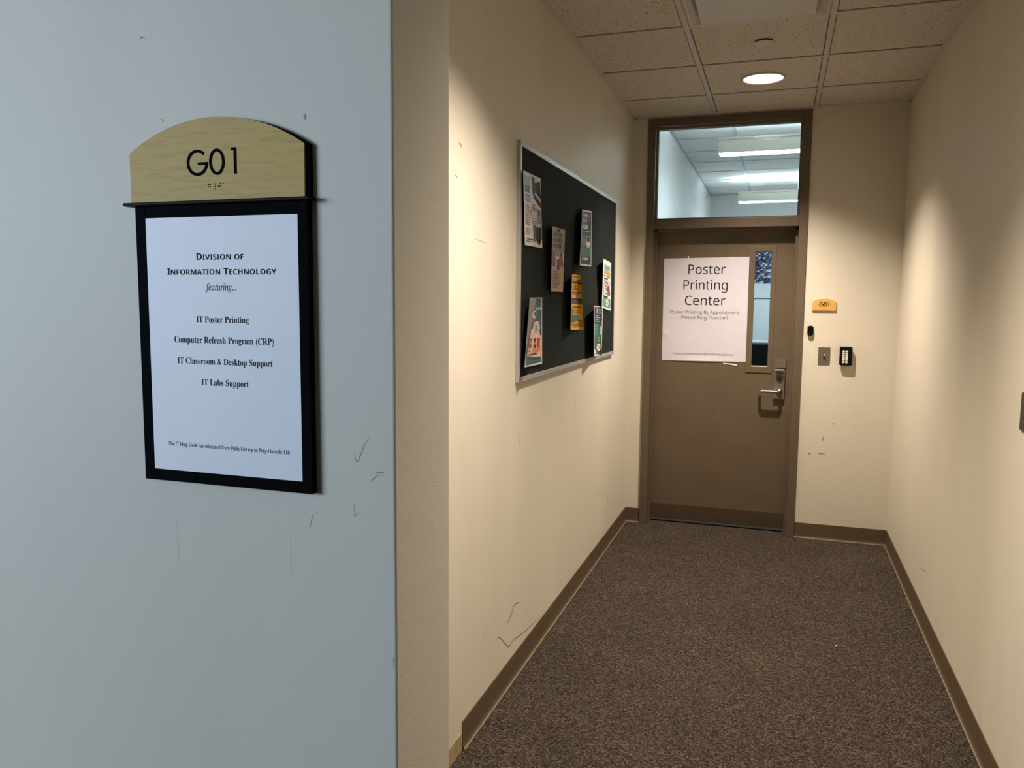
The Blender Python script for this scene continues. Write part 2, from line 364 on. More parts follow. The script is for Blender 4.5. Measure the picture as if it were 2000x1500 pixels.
marks(sw, [(WF((-.6295, -.2366), (-.6245, -.2535), (-.6158, -.2382), (-.6112, -.2265), (-.602, -.2136)), .0008), (WF((-.6001, -.2838), (-.59, -.274), (-.5748, -.2711)), .0009), (WF((-.592, -.2695), (-.584, -.2675), (-.5765, -.268)), .0028),
           (WF((-.7074, .2862), (-.7078, .282), (-.7063, .2784)), .0042), (WF((-1.0195, .4275), (-1.014, .4295), (-1.0088, .4276)), .002), (WF((-.9811, .2964), (-.978, .294), (-.9761, .2912)), .0012), (WF((-.6884, .1534), (-.687, .153), (-.686, .1526)), .0014)], SCG, (0, -1, 0))
marks(sw, [(WF((-.7125, -.3728), (-.710, -.358), (-.7052, -.3447)), .0008), (WF((-.6319, -.3438), (-.624, -.337), (-.6161, -.3339)), .0007), (WF((-.6298, -.3227), (-.6296, -.333), (-.6291, -.3435)), .0012),
           (WF((-.9779, -.3765), (-.9783, -.42), (-.9792, -.4591)), .0006), (WF((-.7498, -.3895), (-.7497, -.43), (-.7505, -.4592)), .0006), (WF((-.563, -.567), (-.5635, -.576), (-.5625, -.5838)), .003)], mat('scuff_pale', (.52, .52, .50), .8), (0, -1, 0))
marks(wb, [(WB((.214, -.963), (.223, -.961), (.232, -.962)), .010), (WB((.266, -.953), (.29, -.957), (.318, -.956)), .005), (WB((.303, -.840), (.299, -.86), (.297, -.879)), .006), (WB((.349, -.754), (.36, -.76), (.371, -.766)), .005)], SC, (0, -1, 0))
marks(wb, [(WB((.395, -.42), (.41, -.45), (.415, -.48)), .02), (WB((.215, -.288), (.213, -.31), (.211, -.344)), .02), (WB((.457, -1.378), (.48, -1.376), (.51, -1.39)), .012)], mat('scuff_soft', (.66, .62, .53), .8), (0, -1, 0))
marks(wr, [(WR((4.229, -1.256), (4.15, -1.262), (4.061, -1.242)), .004), (WR((2.962, -1.367), (2.95, -1.39), (2.942, -1.412)), .003)], SC, (-1, 0, 0))

# ---- door with hollow metal frame
FX0, FX1, OX0, OX1 = -.869, .149, -.819, .097     # frame outside, opening
FT, TB, TT, DT = 1.209, .553, 1.158, .494         # frame top, transom bottom / top, door opening top
fy0, fy1 = 5.426, 5.585
door = struct(empty('door_1', (-.361, 5.5, ZF)))
bm = B((FX0, OX0, fy0, fy1, ZF, FT), (OX1, FX1, fy0, fy1, ZF, FT), (OX0, OX1, fy0, fy1, TT, FT), (OX0, OX1, fy0, fy1, DT, TB))
fr = obj('door_frame', bm, TAUPE, door, bevel=.0018)
st = .016
obj('door_stop', B((OX0, OX0 + st, 5.488, 5.527, ZF, DT), (OX1 - st, OX1, 5.488, 5.527, ZF, DT), (OX0, OX1, 5.488, 5.527, DT - st, DT)), TAUPE, fr, bevel=.001)
DY = 5.532; gx0, gx1, gz0, gz1 = -.164, -.060, -.416, .342; lx0, lx1, lz0, lz1 = OX0 + .003, OX1 - .003, ZF + .016, DT - .003
bm = B((lx0, gx0, DY, DY + .044, lz0, lz1), (gx1, lx1, DY, DY + .044, lz0, lz1), (gx0, gx1, DY, DY + .044, lz0, gz0), (gx0, gx1, DY, DY + .044, gz1, lz1))
leaf = obj('door_leaf', bm, TAUPE2, door)
tx0, tx1, tz0, tz1 = -.199, -.031, -.455, .376
bm = bmesh.new(); e = .006
for a in (DY - e, DY + .044):
    box(bm, tx0, gx0 + .001, a, a + e, tz0, tz1); box(bm, gx1 - .001, tx1, a, a + e, tz0, tz1); box(bm, gx0, gx1, a, a + e, tz0, gz0 + .001); box(bm, gx0, gx1, a, a + e, gz1 - .001, tz1)
obj('glazing_trim', bm, TAUPE2, leaf, bevel=.002)
obj('vision_glass', B((gx0, gx1, DY + .019, DY + .025, gz0, gz1)), GLASS, leaf)
obj('glass_seat', B((gx0, gx1, DY + .001, DY + .019, gz0, gz0 + .005)), mat('seat_lit', (.6, .58, .52), .4), leaf)  # lower glazing stop, coloured pale for the light falling on it
k = obj('kick_plate', B((lx0 + .012, lx1 - .006, DY - .0014, DY, ZF + .020, ZF + .126)), STEEL, leaf)
for x in (-.79, -.60, -.33, -.113, .075):
    for z in (ZF + .035, ZF + .112): obj('screw', cyl(bmesh.new(), (x, z), .0035, DY - .0028, DY - .001, 'y', 12), CHROME, leaf)
obj('door_gap_light', B((lx0 + .004, lx1 - .004, DY - .006, DY, ZF + .009, ZF + .019)), mat('door_gap_light_blue', (.09, .11, .12), .4, .4), leaf)  # bluish strip standing in for room light showing under the door
bm = bmesh.new()
for pts, wd in ((((-.689, -1.204), (-.65, -1.203), (-.611, -1.202)), .004), (((-.706, -1.362), (-.685, -1.360), (-.663, -1.362)), .007), (((-.518, -1.281), (-.51, -1.283), (-.504, -1.283)), .010), (((-.416, -.711), (-.40, -.710), (-.382, -.713)), .006)):
    c = [(a, DY - .0006, b) for a, b in pts]; ribbon(bm, c, wd, (0, -1, 0))
obj('scuff_mark', bm, mat('door_scuff', (.07, .05, .035), .7), leaf)
# lockset
obj('cover_plate', B((-.014, .060, DY - .010, DY, -.420, -.366)), BRONZE, leaf, bevel=.003)
lock = obj('lock_body', B((-.019, .054, DY - .022, DY, -.627, -.426)), mat('lock_bronze', (.23, .19, .145), .35, .6), door, bevel=.006)
obj('highlight_ledge', B((-.006, .044, DY - .030, DY - .020, -.444, -.434)), CHROME, lock, bevel=.002)  # bright ledge put in for the highlight along the lock top
bm = bmesh.new(); cyl(bm, (.019, -.477), .024, DY - .028, DY - .02, 'y', 32); cyl(bm, (.019, -.477), .016, DY - .036, DY - .028, 'y', 32, .014)
obj('lock_cylinder', bm, mat('cylinder_bronze', (.12, .10, .08), .3, .8), lock, smooth=False, bevel=.001)
bm = bmesh.new(); cyl(bm, (.019, -.477), .009, DY - .040, DY - .034, 'y', 24, .006); cyl(bm, (.019, -.449), .005, DY - .028, DY - .02, 'y', 16, .003)
obj('keyway', bm, CHROME, lock)
bm = bmesh.new(); cyl(bm, (.022, -.572), .019, DY - .034, DY - .02, 'y', 32, .016)
pts = [(.022, DY - .03, -.572), (.022, DY - .052, -.572)] + [(.022 - .016 * (1 - math.cos(t)), DY - .052 - .016 * math.sin(t), -.572) for t in (.4, .8, 1.2, PI / 2)]
pts += [(-.02, DY - .068, -.572), (-.07, DY - .068, -.572), (-.088, DY - .068, -.572)] + [(-.088 - .014 * math.sin(t), DY - .054 - .014 * math.cos(t), -.572) for t in (.4, .8, 1.2, PI / 2)] + [(-.102, DY - .02, -.572)]
tube(bm, pts, .0098)
obj('lever_handle', bm, NICK, lock, smooth=True)

# transom window
win = struct(empty('window_1', (-.361, 5.5, TB)))
bm = bmesh.new(); gs = .013
for a, b in ((5.472, 5.487), (5.497, 5.512)):
    box(bm, OX0, OX0 + gs, a, b, TB, TT); box(bm, OX1 - gs, OX1, a, b, TB, TT); box(bm, OX0 + gs, OX1 - gs, a, b, TB, TB + gs); box(bm, OX0 + gs, OX1 - gs, a, b, TT - gs, TT)
obj('window_frame', bm, mat('glazing_bead', (.17, .135, .10), .4), win, bevel=.001)
obj('glass', B((OX0, OX1, 5.489, 5.495, TB, TT)), GLASS, win)

# ---- recessed downlights
def downlight(x, y, label):
    c = (x, y); t = empty('recessed_downlight', (c[0], c[1], ZC + .006)); tag(t, label, 'ceiling light', 'round recessed downlights in the corridor ceiling')
    bm = revolve(bmesh.new(), [(.104, ZC + .006), (.118, ZC + .006), (.118, ZC + .001), (.110, ZC - .003), (.105, ZC - .001)], c, closed=True)
    obj('trim_ring', bm, WHITEM, t, smooth=True)
    bm = bmesh.new(); cyl(bm, c, .1045, ZC + .003, ZC + .005, 'z', 48); obj('lens', bm, LENS, t)
    l = bpy.data.lights.new('downlight_lamp', 'SPOT'); l.energy = LAMP_W; l.color = (1, .84, .72); l.spot_size = math.radians(113); l.spot_blend = 1; l.shadow_soft_size = .035
    o = bpy.data.objects.new('downlight_lamp', l); COL.objects.link(o); o.location = (c[0], c[1], ZC - .012)
downlight(-.133, 4.69, 'round recessed downlight glowing in the ceiling tile in front of the door')
downlight(-.28, 2.24, 'round recessed downlight in the ceiling nearer the hallway entrance')

# ---- air diffuser, concealed sprinkler cover
d = empty('air_diffuser', (-.138, 3.39, ZC)); tag(d, 'square beige plaque air diffuser set in the ceiling grid', 'air vent')
x0, x1, y0, y1 = TX[0] + .013, TX[1] - .013, TY[3] + .013, TY[2] - .013
def ring(bm, a, za, b, zb):
    A = [bm.verts.new((x, y, za)) for x, y in ((x0 + a, y0 + a), (x1 - a, y0 + a), (x1 - a, y1 - a), (x0 + a, y1 - a))]
    C = [bm.verts.new((x, y, zb)) for x, y in ((x0 + b, y0 + b), (x1 - b, y0 + b), (x1 - b, y1 - b), (x0 + b, y1 - b))]
    for i in range(4): bm.faces.new((A[i], A[(i + 1) % 4], C[(i + 1) % 4], C[i]))
bm = bmesh.new(); ring(bm, 0, ZC + .003, .010, ZC - .002); ring(bm, .010, ZC - .002, .017, ZC - .002); ring(bm, .017, ZC - .002, .022, ZC + .004); ring(bm, .022, ZC + .004, .085, ZC + .048)
ring(bm, .085, ZC + .048, .26, ZC + .0485); ring(bm, 0, ZC + .0055, .0, ZC + .003)
obj('diffuser_frame', bm, WHITEM, d)
pl = .060; obj('plaque', B((x0 + pl, x1 - pl, y0 + pl, y1 - pl, ZC - .016, ZC - .009)), WHITEM, d, bevel=.002)
for hx in (x0 + .15, x1 - .17): obj('hanger', B((hx, hx + .02, y0 + .28, y0 + .30, ZC - .009, ZC + .047)), DARK, d)
s = empty('sprinkler_cover', (-.118, 4.05, ZC)); tag(s, 'small flat round sprinkler cover in the ceiling tile between vent and downlight', 'sprinkler cover')
bm = bmesh.new(); cyl(bm, (-.118, 4.05), .041, ZC - .002, ZC + .0055, 'z', 40); obj('gap_shade_collar', bm, DARK, s)  # dark ring painting the shadow gap around the cover edge
bm = bmesh.new(); cyl(bm, (-.118, 4.05), .043, ZC - .004, ZC - .0022, 'z', 40); obj('cover_disc', bm, mat('cover_enamel', (.58, .53, .46), .6), s)

# ---- arched sign outline
def arch(xa, xb, zb, zs, zt, n=28):
    cx = (xa + xb) / 2; h = zt - zs; hw = (xb - xa) / 2; R = (hw * hw + h * h) / (2 * h); a0 = math.asin(hw / R)
    return [(xa, zb), (xb, zb)] + [(cx + R * math.sin(a0 - 2 * a0 * i / n), zt - R + R * math.cos(a0 - 2 * a0 * i / n)) for i in range(n + 1)]
def stroke3(bm, pts, wd, y, depth):
    """raised flat stroke on a plane y facing -y"""
    pts = [Vector(p_) for p_ in pts]; L = []; R = []; closed = (pts[0] - pts[-1]).length < 1e-6
    n = len(pts)
    for i, p_ in enumerate(pts):
        a = pts[i - 1] if i > 0 else (pts[-2] if closed else pts[i]); b = pts[i + 1] if i < n - 1 else (pts[1] if closed else pts[i])
        d = (b - a).normalized(); s = Vector((d.y, -d.x)); L.append(p_ + s * wd / 2); R.append(p_ - s * wd / 2)
    def V(q, yy): return bm.verts.new((q.x, yy, q.y))
    fl = [V(q, y - depth) for q in L]; frr = [V(q, y - depth) for q in R]; bl = [V(q, y) for q in L]; br = [V(q, y) for q in R]
    for i in range(n - 1):
        bm.faces.new((fl[i], fl[i + 1], frr[i + 1], frr[i])); bm.faces.new((fl[i], fl[i + 1], bl[i + 1], bl[i])); bm.faces.new((frr[i], frr[i + 1], br[i + 1], br[i]))
    for i in (0, n - 1): bm.faces.new((fl[i], frr[i], br[i], bl[i]))
def g01(bm, cx, zb, h, wd, y, depth, W):
    """thin geometric G, 0 and 1; W total width"""
    s = W / .098; hh = h / 2 - wd / 2; cz = zb + h / 2
    gx = cx - .0275 * s; rx = .0185 * s
    pts = [(gx + rx * math.cos(t) + (.0 if True else 0), cz + hh * math.sin(t)) for t in [math.radians(45 + 300 * i / 40) for i in range(41)]]
    pts = [(gx + rx * math.cos(math.radians(a)), cz + hh * math.sin(math.radians(a))) for a in [46 + i * (312 / 40) for i in range(41)]]
    pts[-1] = (gx + rx * math.cos(math.radians(-4)), cz - .0016 * s)
    stroke3(bm, pts, wd, y, depth)
    stroke3(bm, [(gx + rx + wd * .45, cz - .0016 * s), (gx + .001 * s, cz - .0016 * s)], wd * .92, y, depth)
    ox = cx + .0105 * s; r2 = .0125 * s
    stroke3(bm, [(ox + r2 * math.cos(2 * PI * i / 40), cz + hh * math.sin(2 * PI * i / 40)) for i in range(41)], wd, y, depth)
    ix = cx + .0455 * s
    stroke3(bm, [(ix, zb + .0006 * s), (ix, zb + h + wd * .0)], wd, y, depth); stroke3(bm, [(ix + wd * .4, zb + h - wd * .45), (ix - .0075 * s, zb + h - wd * .45)], wd * .9, y, depth)

# ---- large room sign on the front wall
sg = empty('room_sign', (-.866, Y0, -.31)); tag(sg, 'tall black framed room sign with arched maple G01 header on the pale front wall', 'sign')
SY = 1.0865
obj('backing', prism(arch(-1.0335, -.695, .158, .2395, .289), 'y', Y0, SY + .0035), BLACKM, sg)
hd = obj('maple_header', prism(arch(-1.0365, -.7015, .158, .2400, .2895), 'y', SY + .0035, SY - .0005), MAPLE, sg)
bm = bmesh.new(); g01(bm, -.8725, .1985, .0415, .0046, SY - .0005, .0009, .0975); obj('lettering', bm, BLACKM, hd)
bm = bmesh.new()
bx0 = -.8795; bz = .1845; p2 = .0023
cells = [(0, [(0, 0), (0, 1), (1, 0), (1, 1)]), (.0098, [(1, 0), (1, 1), (1, 2), (0, 2)]), (.0190, [(1, 0), (1, 1), (0, 1)]), (.0280, [(0, 0)])]
for dx, dots in cells:
    for a, b in dots: cyl(bm, (bx0 + dx + a * .0033, bz + dx * .02 - b * .0040), .0012, SY - .0005, SY - .0014, 'y', 10, .0007)
obj('braille', bm, BLACK, hd)
obj('ledge', B((-1.0475, -.6895, SY - .009, Y0, .1535, .159)), BLACK, sg, bevel=.0015)
px0, px1, pz0, pz1 = -1.0100, -.7158, -.2901, .1340
bm = B((-1.0300, px0, SY, Y0, -.3095, .1535), (px1, -.6975, SY, Y0, -.3095, .1535), (px0, px1, SY, Y0, -.3095, pz0), (px0, px1, SY, Y0, pz1, .1535), (px0, px1, SY + .003, Y0, pz0, pz1))
obj('sign_frame', bm, BLACKM, sg, bevel=.0008)
pp = obj('paper_insert', B((px0 + .0002, px1 - .0002, SY + .0008, SY + .0028, pz0 + .0002, pz1 - .0002)), PAPER, sg)
YS = SY + .00055
PF = lambda a, b: (a, YS, b)
lines = []
def add(segs, kind, x0_, x1_, base, asc, bold=0):
    V, F = text_line(segs, kind, x1_ - x0_, bold, asc); lines.append((V, F, (x0_ + x1_) / 2, base))
cs = .80
add([('D', 1), ('IVISION', cs), (' ', 1), ('OF', cs)], 'sansb', -.9088, -.8172, .0645, .0108)
add([('I', 1), ('NFORMATION', cs), (' ', 1), ('T', 1), ('ECHNOLOGY', cs)], 'sansb', -.9687, -.7565, .0405, .0108)
add([('featuring', 1), ('...', 1)], 'ital', -.8925, -.8330, .0150, .0118)
add([('IT Poster Printing', 1)], 'serif', -.9129, -.8107, -.0373, .0100)
add([('Computer Refresh Program', 1), (' ', 0), ('(', .95), ('CRP', 1), (')', .95)], 'serif', -.9589, -.7643, -.0716, .0108)
add([('IT Classroom', 1), (' ', 0), ('&', .95), (' ', 0), ('Desktop Support', 1)], 'serif', -.9541, -.7672, -.1068, .0106)
add([('IT Labs Support', 1)], 'serif', -.9066, -.8139, -.1414, .0103)
add([('The IT Help Desk has relocated from Halle Library to Pray-Harrold 118', 1)], None, -.9794, -.7391, -.2475, .0070)
[put_text('lettering', [l_], PF, INK, pp) for l_ in lines]

# ---- small sign beside the door
ds = empty('door_sign', (.268, YB, -.04)); tag(ds, 'small arched orange maple G01 sign on the wall right of the door', 'sign')
h2 = obj('maple_plate', prism(arch(.199, .339, -.038, .017, .036), 'y', YB, YB - .012), MAPLE2, ds)
bm = bmesh.new(); g01(bm, .268, -.013, .027, .0044, YB - .012, .0008, .060); obj('lettering', bm, mat('sign_brown', (.035, .010, .006), .6, spec=.1), h2)
bm = bmesh.new()
for dx, dots in cells:
    for a, b in dots: cyl(bm, (.2535 + dx * .8 + a * .0025, -.021 - b * .0025), .0008, YB - .012, YB - .0126, 'y', 8)
obj('braille', bm, mat('sign_brown', (.1, .02, .01)), h2)

# ---- doorbell
def rrect(xa, xb, za, zb, r, n=6):
    out = []
    for cx, cz, a0 in ((xb - r, zb - r, 0), (xa + r, zb - r, 90), (xa + r, za + r, 180), (xb - r, za + r, 270)):
        for i in range(n + 1):
            t = math.radians(a0 + 90 * i / n); out.append((cx + r * math.cos(t), cz + r * math.sin(t)))
    return out
db = empty('doorbell', (.193, YB, -.166)); tag(db, 'black rounded doorbell button on the wall beside the door frame', 'doorbell')
obj('housing', prism(rrect(.1755, .2115, -.199, -.135, .014), 'y', YB, YB - .020), BLACK, db, bevel=.004)
bm = bmesh.new(); cyl(bm, (.1935, -.160), .010, YB - .0202, YB - .0215, 'y', 24); obj('button', bm, BLACKM, db)

# ---- switch plates
sp = empty('wall_switch', (.282, YB, -.326)); tag(sp, 'bronze metal wall plate with small toggle between doorbell and keypad', 'light switch')
obj('switch_plate', B((.247, .317, YB - .006, YB, -.381, -.270)), BRONZE, sp, bevel=.003)
obj('toggle', prism([(YB - .006, -.334), (YB - .024, -.322), (YB - .022, -.314), (YB - .006, -.318)], 'x', .2785, .2865), mat('toggle_pale', (.66, .58, .44), .4), sp, bevel=.002)
obj('toggle_slot', B((.276, .289, YB - .0066, YB - .006, -.343, -.311)), DARK, sp)
for z in (-.296, -.356): obj('screw', cyl(bmesh.new(), (.282, z), .003, YB - .0075, YB - .006, 'y', 12), BRONZE, sp)
s2 = empty('wall_plate', (XR, 2.691, -.31)); tag(s2, 'dark bronze wall plate on the right wall at the photo edge', 'wall plate')
obj('cover_plate', prism(rrect(2.655, 2.727, -.369, -.255, .006), 'x', XR, XR - .006), mat('dark_bronze', (.05, .04, .028), .5, spec=.3), s2, bevel=.002)
for z in (-.282, -.342): obj('screw', cyl(bmesh.new(), (2.691, z), .003, XR - .008, XR - .0065, 'x', 12), CHROME, s2)

# ---- keypad
kp = empty('door_keypad', (.411, YB, -.325)); tag(kp, 'black card reader keypad with white buttons on the wall right of the switch', 'keypad')
kx0, kx1, kz0, kz1 = .372, .446, -.382, -.2635
obj('back_plate', prism(rrect(kx0 + .006, kx1 - .004, kz0 + .008, kz1 - .004, .006), 'y', YB, YB - .016), BLACK, kp)
obj('housing', prism(rrect(kx0, kx1, kz0, kz1, .009), 'y', YB - .014, YB - .036), BLACK, kp, bevel=.005)
obj('top_strip', B((kx0 + .006, kx1 - .006, YB - .034, YB - .018, kz1 - .002, kz1 + .0015)), mat('strip_silver', (.5, .5, .48), .3, .6), kp, bevel=.001)
bt = None
for r_ in range(6):
    for c_ in range(2):
        xx = kx0 + .0225 + c_ * .0185; zz = kz1 - .028 - r_ * .0135
        if bt is None:
            bt = obj('button', prism(rrect(-.0075, .0075, -.005, .005, .0015, 3), 'y', YB - .0355, YB - .038), mat('button_white', (.80, .74, .62), .5), kp)
            b0 = bt.location.copy(); o = bt
        else:
            o = bt.copy(); COL.objects.link(o); o.parent = kp
        o.location = b0 + Vector((xx, 0, zz))
bm = B((kx0 + .016, kx0 + .028, YB - .0366, YB - .036, kz0 + .013, kz0 + .0145)); cyl(bm, (kx0 + .041, kz0 + .014), .004, YB - .036, YB - .0366, 'y', 16)
obj('reader_icon', bm, mat('button_white', (.8, .74, .62)), kp)

# ---- poster on the door
PY = DY - .0012
po = empty('poster', (-.478, DY, -.04)); tag(po, 'white paper Poster Printing Center notice taped to the door', 'poster')
def pd(x, z):   # gentle waves, more towards the bottom edge
    u = (x + .758) / .558; v = (z + .39) / .69
    d = .0016 + .0004 * math.sin(9 * u + 3 * v) + .0004 * math.sin(13 * v + 2 * u)
    d += .006 * max(0, 1 - v / .05) * max(0, math.sin(PI * u)) ** 2 + .004 * math.exp(-((u - .03) / .03) ** 2 - ((v - .27) / .03) ** 2)
    return DY - max(.0004, d)
c4 = ((-.7575, .302), (-.2005, .309), (-.1985, -.386), (-.7555, -.392))
bm = bmesh.new(); NX, NZ = 60, 72; G = []
for j in range(NZ + 1):
    row = []
    for i in range(NX + 1):
        u, v = i / NX, j / NZ
        x = (c4[0][0] * (1 - u) + c4[1][0] * u) * (1 - v) + (c4[3][0] * (1 - u) + c4[2][0] * u) * v
        z = (c4[0][1] * (1 - u) + c4[1][1] * u) * (1 - v) + (c4[3][1] * (1 - u) + c4[2][1] * u) * v
        row.append(bm.verts.new((x, pd(x, z), z)))
    G.append(row)
for j in range(NZ):
    for i in range(NX): bm.faces.new((G[j][i], G[j + 1][i], G[j + 1][i + 1], G[j][i + 1]))
sh = obj('sheet', bm, POST, po, smooth=True)
PP = lambda a, b: (a, pd(a, b) - .0005, b)
lines = []
add([('Poster', 1)], 'sans', -.593, -.350, .197, .063)
add([('Printing', 1)], 'sans', -.623, -.333, .093, .065)
add([('Center', 1)], 'sans', -.610, -.344, -.011, .063)
[put_text('heading', [l_], PP, INK, sh) for l_ in lines]
lines = []
add([('Poster Printing By Appointment', 1)], 'sans', -.705, -.253, -.0700, .0235)
add([('Please Ring Doorbell', 1)], 'sans', -.630, -.327, -.1060, .0235)
add([('https://tiny.emich.edu/PosterPrintingCenter', 1)], 'sans', -.678, -.278, -.3470, .0125)
[put_text('small_print', [l_], PP, mat('ink_grey', (.05, .045, .045), .7), sh) for l_ in lines]
TAPE = mat('clear_tape', (.72, .70, .66), .12, spec=.9)
def quad(nm, pts, parent, m):
    bm = bmesh.new(); poly(bm, pts); return obj(nm, bm, m, parent)
quad('tape', [(-.335, PY - .0022, .309), (-.29, PY - .0022, .309), (-.292, PY - .0016, .294), (-.333, PY - .0016, .295)], po, TAPE)
quad('tape', [(-.600, PY - .0022, .318), (-.592, PY - .0022, .318), (-.592, PY - .0016, .300), (-.600, PY - .0016, .300)], po, TAPE)
quad('tape', [(-.345, PY, -.396), (-.255, PY - .003, -.404), (-.256, PY - .0035, -.414), (-.345, PY, -.402)], po, TAPE)

# ---- bulletin board
BX = -.957; by0, by1, bz0, bz1 = 2.945, 4.835, -.314, .612
bb = empty('bulletin_board', (XL, 3.89, -.31)); tag(bb, 'large black bulletin board in a silver frame on the left wall', 'bulletin board')
fw = .020
bm = B((XL, BX + .003, by0, by0 + fw, bz0, bz1), (XL, BX + .003, by1 - fw, by1, bz0, bz1), (XL, BX + .003, by0 + fw, by1 - fw, bz0, bz0 + fw), (XL, BX + .003, by0 + fw, by1 - fw, bz1 - fw, bz1))
obj('board_frame', bm, mat('frame_silver', (.40, .39, .365), .42, .35), bb, bevel=.0012)
obj('board_surface', B((XL, BX - .001, by0 + fw, by1 - fw, bz0 + fw, bz1 - fw)), mat('board_fabric', (.012, .017, .014), .9, spec=.15, bump=(500, .5, .001), var=(60, .2, 3, (1, 1, 1))), bb)

# ---- flyers: sheets pinned at the top, with edges that curl off the board
def flyer(label, q, lift, base, patches, texts=(), pin=None):
    """q apparent corners (y,z) TL TR BR BL measured on the plane x=-.942; lift per corner (m)"""
    def P(u, v, off=0):
        a = [(1 - u) * (1 - v), u * (1 - v), u * v, (1 - u) * v]
        y = sum(w_ * c[0] for w_, c in zip(a, q)); z = sum(w_ * c[1] for w_, c in zip(a, q)); l = sum(w_ * c for w_, c in zip(a, lift))
        k_ = abs(2 * u - 1) ** 1.7; x = BX + .0038 + l * k_ + .0015 * math.sin(5 * v + 3 * u) ** 2 * (.3 + k_) + off
        s_ = x / -.942
        return Vector((x, y * s_, z * s_))
    o = empty('flyer', P(.5, 0)); tag(o, label, 'flyer', 'flyers pinned to the bulletin board')
    def sheet(u0, v0, u1, v1, off, m, nm, poly_=None):
        nx = max(2, int(14 * abs(u1 - u0)) + 1); nz = max(2, int(14 * abs(v1 - v0)) + 1); bm = bmesh.new()
        Gd = [[bm.verts.new(P(u0 + (u1 - u0) * i / nx, v0 + (v1 - v0) * j / nz, off)) for i in range(nx + 1)] for j in range(nz + 1)]
        for j in range(nz):
            for i in range(nx): bm.faces.new((Gd[j][i], Gd[j][i + 1], Gd[j + 1][i + 1], Gd[j + 1][i]))
        return bm
    sh_ = obj('paper', sheet(0, 0, 1, 1, 0, None, ''), flat(base), o, smooth=True)
    def shape(pts, off):
        b = bmesh.new(); b.faces.new([b.verts.new((u, v, 0)) for u, v in pts])
        bmesh.ops.triangulate(b, faces=b.faces[:])
        for _ in range(5):
            E_ = [e_ for e_ in b.edges if e_.calc_length() > .12]
            if not E_: break
            bmesh.ops.subdivide_edges(b, edges=E_, cuts=1); bmesh.ops.triangulate(b, faces=b.faces[:])
        for v in b.verts: v.co = P(v.co.x, v.co.y, off)
        return b
    bycol = {}
    for k_, p_ in enumerate(patches):
        off = .0005 + .00006 * k_
        if p_[0] == 'r':
            _, u0, v0, u1, v1, c_ = p_; b_ = sheet(u0, v0, u1, v1, off, None, '')
        elif p_[0] == 'e':      # ellipse
            _, cu, cv, ru, rv, c_ = p_; n = 24; b_ = shape([(cu + ru * math.cos(2 * PI * i / n), cv + rv * math.sin(2 * PI * i / n)) for i in range(n)], off)
        elif p_[0] == 'p':      # polygon
            _, pts, c_ = p_; b_ = shape(pts, off)
        elif p_[0] == 'l':      # lines of small print
            _, u0, v0, u1, v1, n, c_ = p_; b_ = bmesh.new(); rnd = random.Random(int(u0 * 99 + v0 * 999 + n))
            for i in range(n):
                vv = v0 + (v1 - v0) * i / n; hh = (v1 - v0) / n * .5; ue = u0 + (u1 - u0) * rnd.uniform(.6, 1); m_ = 5
                for t in range(m_):
                    a, b = u0 + (ue - u0) * t / m_, u0 + (ue - u0) * (t + 1) / m_
                    b_.faces.new([b_.verts.new(P(*w_, off)) for w_ in ((a, vv), (b, vv), (b, vv + hh), (a, vv + hh))])
        bycol.setdefault((c_, off), []).append(b_)
    allb = bmesh.new(); ms = []
    for (c_, off), L_ in bycol.items():
        if flat(c_) not in ms: ms.append(flat(c_))
        for b_ in L_:
            for f in b_.faces: f.material_index = ms.index(flat(c_))
            me = bpy.data.meshes.new('x'); b_.to_mesh(me); b_.free(); allb.from_mesh(me); bpy.data.meshes.remove(me)
    if ms:
        me = bpy.data.meshes.new('printing'); allb.to_mesh(me)
        for x in ms: me.materials.append(x)
        oo = bpy.data.objects.new('printing', me); COL.objects.link(oo); oo.parent = sh_
    allb.free()
    for t_, kind, u0, u1, vb, vt, c_ in texts:
        V, F = text_line([(t_, 1)], kind, u1 - u0, .01, vb - vt)
        put_text('lettering', [(V, F, (u0 + u1) / 2, -vb)], lambda a, b: P(a, -b, .0005 + .00006 * (len(patches) + 2)), flat(c_), sh_)
    if pin:
        c = P(*pin, .001); bm = bmesh.new(); cyl(bm, (c.y, c.z), .004, c.x, c.x + .006, 'x', 14, .003); cyl(bm, (c.y, c.z), .006, c.x + .006, c.x + .009, 'x', 14)
        p_ = obj('push_pin', bm, mat('pin_black', (.02, .02, .02), .3)); tag(p_, 'small dark push pin at the top of the tan flyer', 'push pin')
    return o
